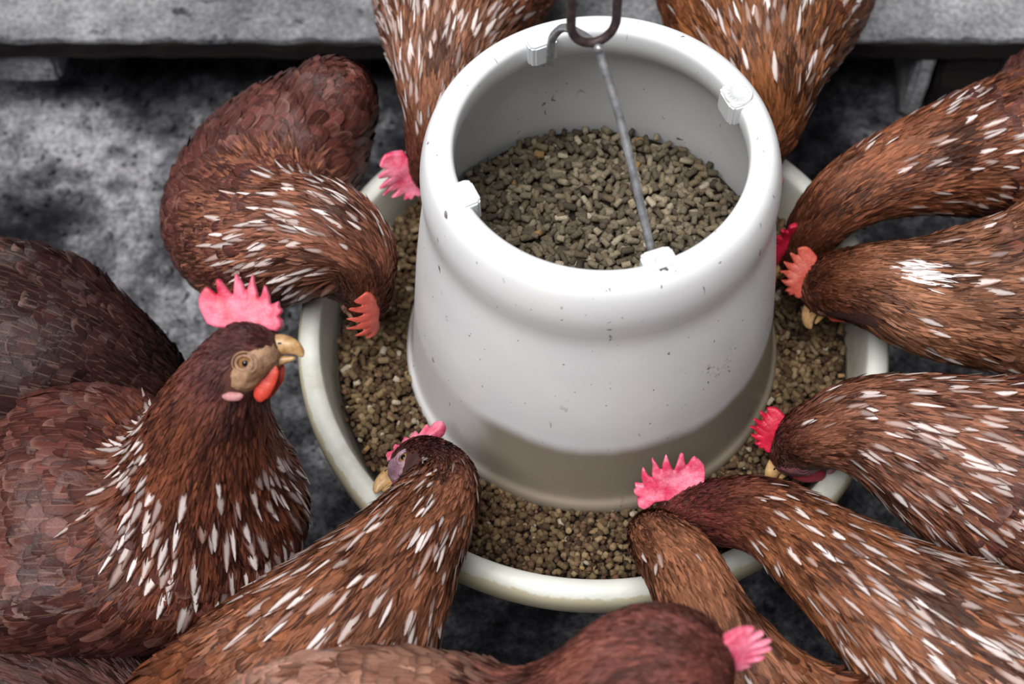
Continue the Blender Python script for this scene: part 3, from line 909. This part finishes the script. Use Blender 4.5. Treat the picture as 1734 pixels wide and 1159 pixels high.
    for sgn in (-1, 1):
        Ve, Fe = ellipsoid((0.0215, sgn * 0.0043, 0.0048), (0.0016, 0.0006, 0.0007), 10, 6); hp_('nostril', Ve, Fe, M['pupil'], bk)
    # legs
    hb = P[base]; s_ = unit(np.cross(T[base * sub] * np.array([1, 1, 0]), [0, 0, 1.0])); f_ = unit(T[base * sub] * np.array([1, 1, 0]))
    for sgn in (-1, 1):
        h0 = hb + s_ * sgn * 0.038; ft = np.array([h0[0], h0[1], 0.004])
        knee = ft + np.array([0, 0, 0.075]) - f_ * 0.012; hip_ = np.array([h0[0], h0[1], max(0.10, hb[2] - R[base] * 0.55)])
        pl = smooth_prof([hip_, knee, ft + np.array([0, 0, 0.012]), ft], 4)
        V, Fc = tube(pl, np.interp(np.linspace(0, 1, len(pl)), [0, .4, .9, 1], [.012, .0062, .0055, .006]), 10)
        lg = adopt(mesh_obj('leg', V, Fc, M['leg']), root)
        for ta in (-0.5, 0.0, 0.5, math.pi):
            td = f_ * math.cos(ta) + s_ * math.sin(ta); Lt = 0.045 if abs(ta) < 1 else 0.02
            pt = [ft + td * Lt * q_ + np.array([0, 0, 0.004 * math.sin(q_ * 3.1)]) for q_ in np.linspace(0, 1, 6)]
            V, Fc = tube(pt, np.linspace(0.0045, 0.0018, 6), 8); to = mesh_obj('toe', V, Fc, M['leg'], lg)
    return root


def skin_set(n, comb1, comb2, face1, face2, lobe1, lobe2, wat1, wat2):
    return dict(comb=m_skin('comb_' + n, comb1, comb2, 0.42, 0.2), face=m_skin('face_' + n, face1, face2, 0.55, 0.1), lobe=m_skin('lobe_' + n, lobe1, lobe2, 0.5, 0.15),
                wattle=m_skin('wattle_' + n, wat1, wat2, 0.45, 0.2))


SK_PINK = skin_set('pink', (228, 112, 138), (200, 40, 70), (172, 136, 106), (122, 88, 66), (190, 134, 132), (170, 110, 112), (206, 76, 54), (186, 56, 44))
SK_ROSE = skin_set('rose', (232, 132, 156), (206, 56, 92), (176, 146, 160), (128, 92, 106), (196, 130, 140), (170, 96, 110), (176, 62, 86), (140, 44, 62))
SK_CORAL = skin_set('coral', (212, 104, 86), (190, 72, 62), (168, 128, 110), (130, 84, 70), (222, 200, 206), (206, 170, 180), (206, 84, 70), (180, 60, 54))
SK_RED = skin_set('crimson', (200, 34, 66), (170, 20, 48), (112, 66, 70), (80, 42, 48), (150, 100, 108), (120, 72, 80), (140, 44, 56), (110, 32, 44))
SKIN_BODY = m_skin('underdown', (84, 46, 38), (60, 32, 28), 0.9, 0.0)


def pal(sk, body, neck, head, **k):
    d = dict(sk); d.update(body=body, neck=neck, head=head, skin_body=SKIN_BODY); d.update(k); return d


MAROON = ((72, 34, 33), (120, 67, 58)); RUST = ((100, 50, 32), (156, 92, 58)); TAN = ((130, 82, 60), (180, 130, 104))

# H1: upright hen watching, head in profile
hen('brown hen standing upright at left with head raised and tall pink comb', [(-150, 900, 0.25, 90), (-30, 905, 0.215, 178), (120, 898, 0.20, 208), (265, 888, 0.205, 206), (344, 858, 0.235, 180), (352, 785, 0.285, 134), (362, 706, 0.335, 98), (384, 645, 0.365, 74), (414, 596, 0.385, 57)],
    4, cb(1, 0.02, 0.12), cb(0.0, 1, 0.12), pal(SK_PINK, MAROON, ((78, 36, 30), (132, 74, 52)), ((70, 32, 34), (104, 56, 54)), comb_label='tall spiky pink comb'), comb=(1, 1, 0, 0), white=(1.0, 0.55, 1.0), seed=1, ws=1.35)

# H2: back-left hen, neck arched down into the tray
hen('brown hen at back left arching its neck down into the tray, coral comb', [(560, 178, 0.24, 74), (535, 210, 0.22, 106), (470, 290, 0.20, 140), (424, 376, 0.20, 144), (480, 402, 0.245, 112), (560, 395, 0.272, 86), (616, 432, 0.262, 58), (622, 502, 0.222, 42)],
    4, cb(-0.05, -0.80, -0.55), cb(0.35, -0.45, 0.8), pal(SK_CORAL, MAROON, ((96, 50, 36), (168, 108, 84)), ((96, 50, 36), (150, 90, 64)), comb_label='coral red comb'), comb=(0.85, 0.95, 0.0, -1.0), white=(0.8, 0.3, 1.0), seed=2, ws=1.1, tail=False, wings=False)

# H3: behind the feeder at left, only neck and comb show
hen('speckled hen behind the feeder at left with pink comb by the tray', [(830, -330, 0.24, 90), (810, -200, 0.21, 160), (790, -70, 0.22, 165), (762, 30, 0.255, 122), (742, 115, 0.27, 78), (734, 200, 0.25, 50), (728, 280, 0.215, 40)],
    3, cb(0.25, -0.75, -0.6), cb(-0.95, -0.1, 0.2), pal(SK_ROSE, RUST, ((104, 58, 40), (176, 120, 92)), ((88, 44, 36), (130, 76, 60))), comb=(0.9, 1.0, 0, 0.3), white=(1.3, 0.15, 1.0), seed=3, ws=1.35)

# H4: behind the feeder at right
hen('rust-brown hen behind the feeder at right with its head hidden', [(1330, -330, 0.24, 100), (1315, -190, 0.21, 180), (1298, -60, 0.22, 190), (1292, 40, 0.25, 150), (1300, 130, 0.26, 98), (1303, 212, 0.24, 56), (1262, 285, 0.21, 42)],
    3, cb(-0.5, -0.7, -0.5), cb(-0.6, 0.2, 0.6), pal(SK_RED, RUST, ((92, 48, 26), (156, 96, 56)), ((80, 40, 28), (120, 66, 44))), white=(0.6, 0.3, 1.0), seed=4, ws=1.35)

# H5: upper right
hen('rusty hen at upper right reaching a dark head into the tray', [(2010, 190, 0.25, 80), (1900, 215, 0.215, 150), (1760, 240, 0.215, 130), (1640, 262, 0.235, 102), (1540, 286, 0.25, 78), (1450, 322, 0.25, 62), (1390, 372, 0.23, 50), (1358, 425, 0.205, 40)],
    3, cb(-0.55, -0.6, -0.5), cb(-0.7, 0.35, 0.6), pal(SK_RED, MAROON, ((92, 46, 30), (160, 98, 68)), ((76, 38, 26), (118, 66, 44))), comb=(0.8, 0.7, 0, 0.2), white=(0.45, 0.5, 1.0), seed=5)

# H6: right middle, white patch on the neck
hen('brown hen at right with a white fluffy patch on its nape', [(2010, 480, 0.25, 90), (1900, 490, 0.215, 160), (1780, 495, 0.22, 146), (1670, 500, 0.235, 124), (1565, 500, 0.245, 100), (1480, 484, 0.24, 74), (1405, 484, 0.215, 53)],
    3, cb(-0.42, -0.85, -0.25), cb(-0.85, 0.42, 0.15), pal(SK_CORAL, ((120, 70, 54), (176, 124, 104)), ((96, 52, 34), (172, 116, 86)), ((84, 44, 30), (130, 76, 52))), comb=(0.75, 0.75, 0, 0.2), white=(0.3, 0.5, 1.0),
    spots=[(1470, 434, 0.28, 0.008), (1488, 441, 0.28, 0.009), (1506, 449, 0.28, 0.009), (1524, 456, 0.285, 0.009)], seed=6)

# H7: right, crimson comb
hen('white-streaked hen at lower right with a small crimson comb', [(2050, 850, 0.25, 100), (1930, 840, 0.215, 190), (1790, 825, 0.215, 192), (1670, 795, 0.235, 160), (1560, 752, 0.25, 122), (1465, 722, 0.25, 84), (1395, 735, 0.23, 63), (1350, 752, 0.205, 50)],
    3, cb(-0.50, -0.8, -0.28), cb(-0.85, 0.45, 0.2), pal(SK_RED, MAROON, ((96, 52, 38), (160, 104, 80)), ((76, 38, 34), (122, 70, 56)), comb_label='small glossy crimson comb'), comb=(0.62, 0.75, 0, 0.1), white=(0.75, 0.2, 1.0), white_body=0.08, seed=7, ws=1.25)

# H8: front right, big pink comb
hen('brown streaked hen at front right stretching its neck into the tray', [(1960, 1400, 0.25, 110), (1860, 1320, 0.215, 210), (1740, 1210, 0.215, 215), (1630, 1115, 0.235, 170), (1520, 1035, 0.255, 125), (1400, 945, 0.262, 88), (1290, 872, 0.245, 66), (1165, 872, 0.212, 52)],
    3, cb(-1, -0.22, -0.15), cb(-0.25, 0.92, 0.4), pal(SK_ROSE, TAN, ((100, 52, 32), (166, 104, 70)), ((84, 36, 36), (124, 62, 54)), comb_label='bright pink comb with a large rear lobe'), comb=(1.0, 1.1, 0, 0), white=(0.9, 0.2, 1.0), seed=8, ws=1.3, comb_x=0.007)

# H9: front, slim neck with the head tucked down
hen('slim-necked brown hen at front with its head ducked into the tray', [(1400, 1500, 0.24, 120), (1350, 1380, 0.21, 200), (1300, 1250, 0.225, 160), (1250, 1150, 0.25, 105), (1200, 1050, 0.262, 72), (1150, 955, 0.25, 64), (1112, 912, 0.235, 50), (1108, 905, 0.190, 38)],
    3, cb(-0.05, -0.1, -1), cb(-0.3, 0.8, -0.2), pal(SK_RED, RUST, ((110, 60, 38), (176, 116, 84)), ((112, 62, 42), (168, 108, 80))), comb=(0.25, 0.2, 0, 0), white=(0.06, 0.2, 1.0), seed=9)

# H10: blurred foreground hen
hen('blurred hen in the near foreground with pink comb at its right', [(420, 1420, 0.30, 120), (580, 1375, 0.275, 215), (740, 1350, 0.275, 236), (890, 1345, 0.285, 215), (1010, 1250, 0.32, 160), (1085, 1150, 0.365, 122), (1145, 1130, 0.378, 104)],
    3, cb(0.32, -0.78, -0.5), cb(0.95, 0.32, 0.15), pal(SK_ROSE, ((150, 96, 78), (196, 146, 122)), ((92, 46, 38), (146, 86, 72)), ((100, 52, 46), (144, 82, 72))), comb=(0.52, 0.85, 0, 0), white=(0.3, 0.75, 1.0), seed=10)

# H11: front left, spotted neck
hen('white-spotted hen at front left with its beak over the tray rim', [(330, 1500, 0.25, 120), (380, 1380, 0.215, 215), (460, 1240, 0.215, 220), (560, 1110, 0.235, 178), (640, 1000, 0.25, 128), (705, 905, 0.255, 88), (750, 825, 0.235, 64), (716, 784, 0.212, 48)],
    3, cb(-0.90, -0.50, -0.10), cb(-0.12, 0.72, -0.66), pal(SK_ROSE, RUST, ((96, 50, 34), (164, 104, 74)), ((78, 36, 38), (116, 60, 56))), comb=(0.85, 0.42, 0, 0), white=(1.0, 0.12, 1.0), seed=11, ws=1.3, head_s=1.12)

# H12: dark hen at the left edge, mostly hidden
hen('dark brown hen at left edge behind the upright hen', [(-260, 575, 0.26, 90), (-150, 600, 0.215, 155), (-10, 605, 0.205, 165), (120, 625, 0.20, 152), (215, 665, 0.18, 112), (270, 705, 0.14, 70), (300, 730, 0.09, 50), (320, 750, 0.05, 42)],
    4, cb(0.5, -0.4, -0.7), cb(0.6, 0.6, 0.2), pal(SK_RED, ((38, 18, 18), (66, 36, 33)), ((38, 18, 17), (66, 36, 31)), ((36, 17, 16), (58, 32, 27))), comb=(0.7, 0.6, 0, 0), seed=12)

# H13: dark hen low in the bottom left corner
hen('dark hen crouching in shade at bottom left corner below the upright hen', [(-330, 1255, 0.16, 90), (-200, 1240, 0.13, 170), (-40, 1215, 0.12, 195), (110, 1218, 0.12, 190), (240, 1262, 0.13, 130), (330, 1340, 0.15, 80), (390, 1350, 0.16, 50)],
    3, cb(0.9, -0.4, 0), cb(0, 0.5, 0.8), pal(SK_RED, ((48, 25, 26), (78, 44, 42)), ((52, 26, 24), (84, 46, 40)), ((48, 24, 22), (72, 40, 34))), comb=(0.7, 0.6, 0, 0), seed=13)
